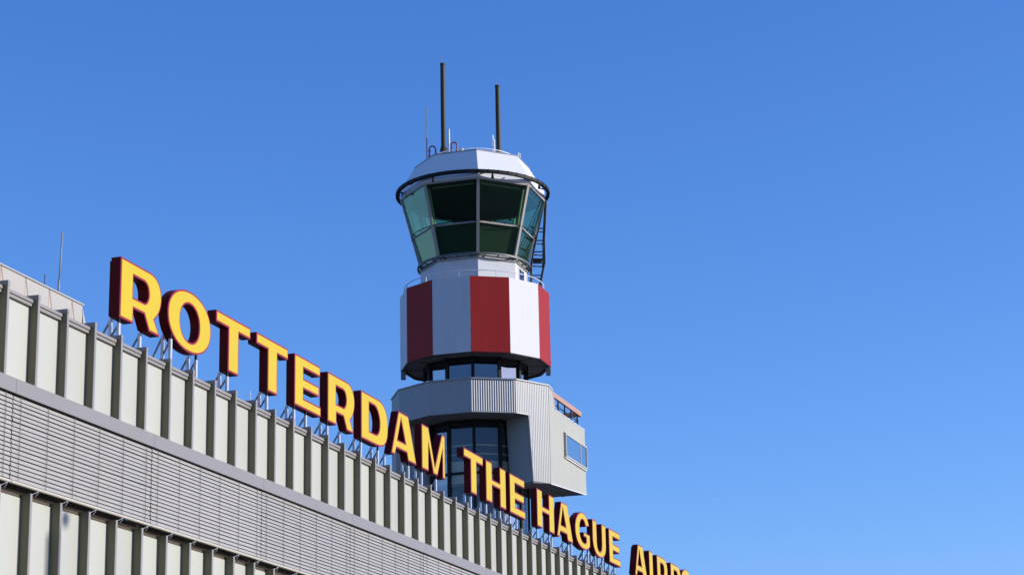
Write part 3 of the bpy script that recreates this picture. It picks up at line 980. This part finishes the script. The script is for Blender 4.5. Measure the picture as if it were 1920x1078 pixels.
# rings around the cab
def ring(r_, z, w, h, mt, name, par, spokes, ri, zi, n=96, off=0):
    q = MB()
    q.lathe((AX, AY), [(r_ - w / 2, z - h / 2), (r_ + w / 2, z - h / 2), (r_ + w / 2, z + h / 2), (r_ - w / 2, z + h / 2)], n)
    for k in range(spokes):
        a = off + 360 / spokes * k
        q.beam(pol(ri, a, zi), pol(r_ - w * .3, a, z - h * .1), .045, .06)
    return q.build(name, mt, par)
gr = ring(4.17, 26.22, .16, .18, M['black'], "gutter_ring", T, 16, 3.85, 26.24, off=5)
bl = MB()
for k in range(48):
    a = 7.5 * k
    bl.beam(pol(4.26, a, 26.12), pol(4.26, a, 26.32), .04, .02, pol(1, a) - pol(0, a))
for k in range(8):
    a = 45 * k + 33
    bl.tube([pol(4.19, a, 26.1), pol(4.19, a, 25.85)], [.05, .09], 8)
bl.build("ring_clip", M['black'], gr)
ring(3.06, 21.99, .10, .10, M['greydark'], "lower_ring", T, 24, 2.72, 21.90)
q = MB()
q.tube([pol(3.41, 360 * i / nn, 23.70) for i in range(nn + 1)], .024, 8, caps=False)
for k in range(24):
    q.beam(pol(3.26, 15 * k + 4, 23.66), pol(3.41, 15 * k + 4, 23.70), .03, .03)
q.build("middle_ring", M['black'], T)

# cage ladder on the right rear of the cab
ld = MB()
LA = 296
tv = Vector((-math.sin(R(LA)), math.cos(R(LA)), 0))
def lp(r_, s_, z):
    return pol(r_, LA, z) + tv * s_
for s_ in (-.28, -.02, .28):
    ld.tube([lp(3.10, s_, 20.3), lp(3.20, s_, 22.4), lp(3.55, s_, 24.0), lp(4.02, s_, 26.0)], .027, 8)
    for s2 in ((s_ * 1.3, s_ * .6) if s_ != -.02 else (0,)):
      ld.tube([lp(3.50, s2, 20.4), lp(3.92, s2, 22.4), lp(3.92, s2, 23.6), lp(4.08, s2, 25.9)], .026, 8)
z = 20.5
while z < 25.9:
    rr = 3.10 + (z - 20.3) * .048 if z < 22.4 else (3.20 + (z - 22.4) * .219 if z < 24 else 3.55 + (z - 24) * .235)
    ld.tube([lp(rr, -.28, z), lp(rr, .28, z)], .022, 6)
    z += .23
for z, rr, ro in ((21.0, 3.13, 3.60), (21.6, 3.16, 3.75), (22.3, 3.2, 3.92), (22.95, 3.32, 3.92), (23.6, 3.46, 3.92), (24.3, 3.62, 3.98)):
    for s_ in (-1, 1):
        ld.beam(lp(rr, .28 * s_, z), lp(ro, .364 * s_, z), .04, .06)
    ld.beam(lp(ro, -.364, z), lp(ro, .364, z), .04, .06)
ld.beam(lp(3.5, -.36, 22.55), lp(3.5, .36, 22.55), .6, .04)
ld.beam(lp(3.7, 0, 20.4), lp(3.9, .1, 23.6), .03, .03)
ld.build("cage_ladder", M['dark'], T)

# control desk standing in the cab
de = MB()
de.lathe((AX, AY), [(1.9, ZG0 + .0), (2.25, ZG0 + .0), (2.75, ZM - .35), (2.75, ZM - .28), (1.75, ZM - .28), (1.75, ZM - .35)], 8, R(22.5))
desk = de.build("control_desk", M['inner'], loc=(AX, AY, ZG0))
tag(desk, "dark control desk ringing the inside of the glazed cab", "desk")
for a, w in ((205, .5), (222, .4), (172, .5), (190, .35), (245, .45), (120, .5), (95, .4), (60, .45), (20, .5), (-10, .4), (300, .4), (330, .5)):
    mo = MB()
    mo.beam(pol(2.45, a, ZM - .28), pol(2.45, a, ZM - .05), .05, .05)
    mo.beam(pol(2.5, a, ZM - .12), pol(2.5, a, ZM + .16), w, .05, pol(1, a) - pol(0, a))
    mo.build("monitor", M['dark'], desk)

# ------------------------------------------------------------------ aerials on the cab roof
toC = Vector((math.cos(R(198.115)), math.sin(R(198.115)), 0))
rgt = Vector((-toC.y, toC.x, 0))
def rp(lat, z, dr=0.0):
    v = Vector((AX, AY, 0)) + rgt * lat + toC * dr
    return Vector((v.x, v.y, z))
def aerial(lat, ztop, zneedle, sleeve, label):
    root = empty("antenna_mast", rp(lat, ZR), label, "antenna mast", "tall olive antenna masts on the cab roof")
    q = MB()
    q.tube([rp(lat, ZR), rp(lat - .005, (ZR + ztop) / 2), rp(lat, ztop - .1), rp(lat, ztop - .1), rp(lat, ztop)], [.145, .138, .132, .15, .15], 20)
    q.build("mast_tube", M['mast'], root, smooth=False)
    q = MB()
    q.tube([rp(lat - .075, ztop), rp(lat - .095, zneedle)], .014, 6)
    q.build("tip_rod", M['dark'], root)
    if sleeve:
        q = MB()
        q.tube([rp(lat, ZR), rp(lat, 28.95), rp(lat, 29.15)], [.19, .18, .15], 20)
        for k in range(8):
            d = rgt * math.cos(k * math.pi / 4) + toC * math.sin(k * math.pi / 4)
            q.beam(rp(lat, ZR) + d * .19, rp(lat, 29.0) + d * .17, .02, .06, d)
        q.build("base_sleeve", M['mast'], root)
    return root
aerial(-1.572, 34.03, 34.55, True, "taller olive antenna mast with a finned base sleeve on the left of the cab roof")
aerial(1.492, 32.66, 33.12, False, "shorter plain olive antenna mast on the right of the cab roof")
q = MB()
q.tube([rp(-2.51, ZR), rp(-2.51, 29.6)], .03, 8)
wa = q.build("whip_antenna", M['redpipe'], loc=rp(-2.51, ZR))
tag(wa, "white whip antenna on a dark red pole at the far left of the cab roof", "antenna")
q = MB()
q.tube([rp(-2.51, 29.6), rp(-2.51, 29.64), rp(-2.51, 29.82), rp(-2.51, 29.86)], [.03, .055, .055, .04], 10)
q.tube([rp(-2.51, 29.86), rp(-2.51, 31.42), rp(-2.51, 31.46)], [.06, .055, .03], 10)
q.build("radiating_rod", M['whitemetal'], wa)
q = MB()
q.tube([rp(-1.28, ZR), rp(-1.28, 30.10), rp(-1.28, 30.13)], [.065, .06, .03], 12)
q.tube([rp(-1.28, ZR), rp(-1.28, ZR + .06)], .14, 12)
tag(q.build("steel_pole", M['galv'], loc=rp(-1.28, ZR)), "short plain grey pole just right of the taller olive mast", "pole")
def goose(lat, zt, dirn, rb, zend, label, dr=0):
    pts = [rp(lat, ZR, dr), rp(lat, zt - rb, dr)]
    for k in range(1, 9):
        a = math.pi * k / 8
        pts.append(rp(lat + dirn * rb * (1 - math.cos(a)), zt - rb + rb * math.sin(a), dr))
    pts.append(rp(lat + dirn * rb * 2.1, zend, dr))
    q = MB()
    q.tube(pts, .044, 10)
    o = q.build("vent_pipe", M['redpipe'], smooth=True, loc=rp(lat, ZR, dr))
    tag(o, label, "vent pipe", "red gooseneck pipes on the cab roof")
    q = MB()
    for z_ in (28.55, 28.85):
        q.tube([rp(lat, z_ - .03, dr), rp(lat, z_ + .03, dr)], .075, 10)
    q.tube([pts[-1], pts[-1] - Vector((0, 0, .12))], [.06, .02], 8)
    q.build("pipe_collar", M['redpipe'], o)
goose(-2.37, 29.12, 1, .17, 28.72, "red gooseneck pipe at the left edge of the cab roof beside the white whip antenna")
goose(-.84, 29.33, -1, .15, 28.85, "red gooseneck pipe between the grey pole and the middle of the cab roof")
q = MB()
q.tube([rp(-.60, ZR), rp(-.60, 28.86)], .10, 12)
q.tube([rp(-.60, 28.86), rp(-.60, 28.9), rp(-.60, 28.98), rp(-.60, 29.0)], [.17, .17, .12, .02], 14)
tag(q.build("roof_vent", M['galv'], loc=rp(-.60, ZR)), "small capped grey roof vent right of the two red pipes", "vent")
q = MB()
q.tube([rp(1.20, ZR, .6), rp(1.20, 28.95, .6)], .025, 8)
q.tube([rp(1.165, 28.85, .6), rp(1.165, 29.50, .6)], .038, 8)
q.tube([rp(1.245, 28.2, .6), rp(1.245, 29.25, .6)], .035, 8)
q.beam(rp(1.12, 28.86, .6), rp(1.29, 28.86, .6), .03, .04)
q.beam(rp(1.12, 28.60, .6), rp(1.29, 28.60, .6), .03, .04)
tag(q.build("dipole_antenna", M['whitemetal'], loc=rp(1.2, ZR, .6)), "pair of short white dipoles left of the shorter olive mast", "antenna")
q = MB()
q.tube([rp(2.57, ZR, .3), rp(2.57, 28.55, .3)], .045, 8)
q.beam(rp(2.48, 28.35, .3), rp(2.70, 28.38, .3), .05, .05)
q.tube([rp(2.66, 28.25, .3), rp(2.66, 28.5, .3)], .03, 8)
tag(q.build("roof_fitting", M['whitemetal'], loc=rp(2.57, ZR, .3)), "little white post fitting at the right end of the cab roof rail", "fitting")

# ------------------------------------------------------------------ lamp mast outside the frame (its shadow falls on the lower cream panels)
tt = 20.0
hx, hy, hz = 2.50 + sdir.x * tt, .18 + sdir.y * tt, -3.62 + sdir.z * tt
px_ = 1.93 + sdir.x * tt
L = empty("street_lamp", (px_, hy, -GZ), "tall grey lamp post with a round head on a side arm out on the forecourt", "street lamp")
MB().tube([(px_, hy, -GZ), (px_, hy, -GZ + 1.2), (px_, hy, -GZ + 1.25), (px_, hy, hz - .36)], [.11, .11, .085, .055], 14).build("pole", M['galv'], L, smooth=False)
MB().tube([(px_, hy, hz - .42), (px_ + .2, hy, hz - .12), (hx - .1, hy, hz)], .012, 8).build("arm", M['galv'], L)
q = MB()
q.lathe((hx, hy), [(.001, hz + .13), (.07, hz + .12), (.12, hz + .05), (.13, hz - .02), (.10, hz - .10), (.04, hz - .13), (.001, hz - .13)], 20, closed=False)
q.build("lamp_head", M['greydark'], L)

# ------------------------------------------------------------------ set everything on the ground plane z = 0
for o in list(S.objects):
    if '_org' in o:
        if o.parent is None:
            o.location.z += GZ
        del o['_org']
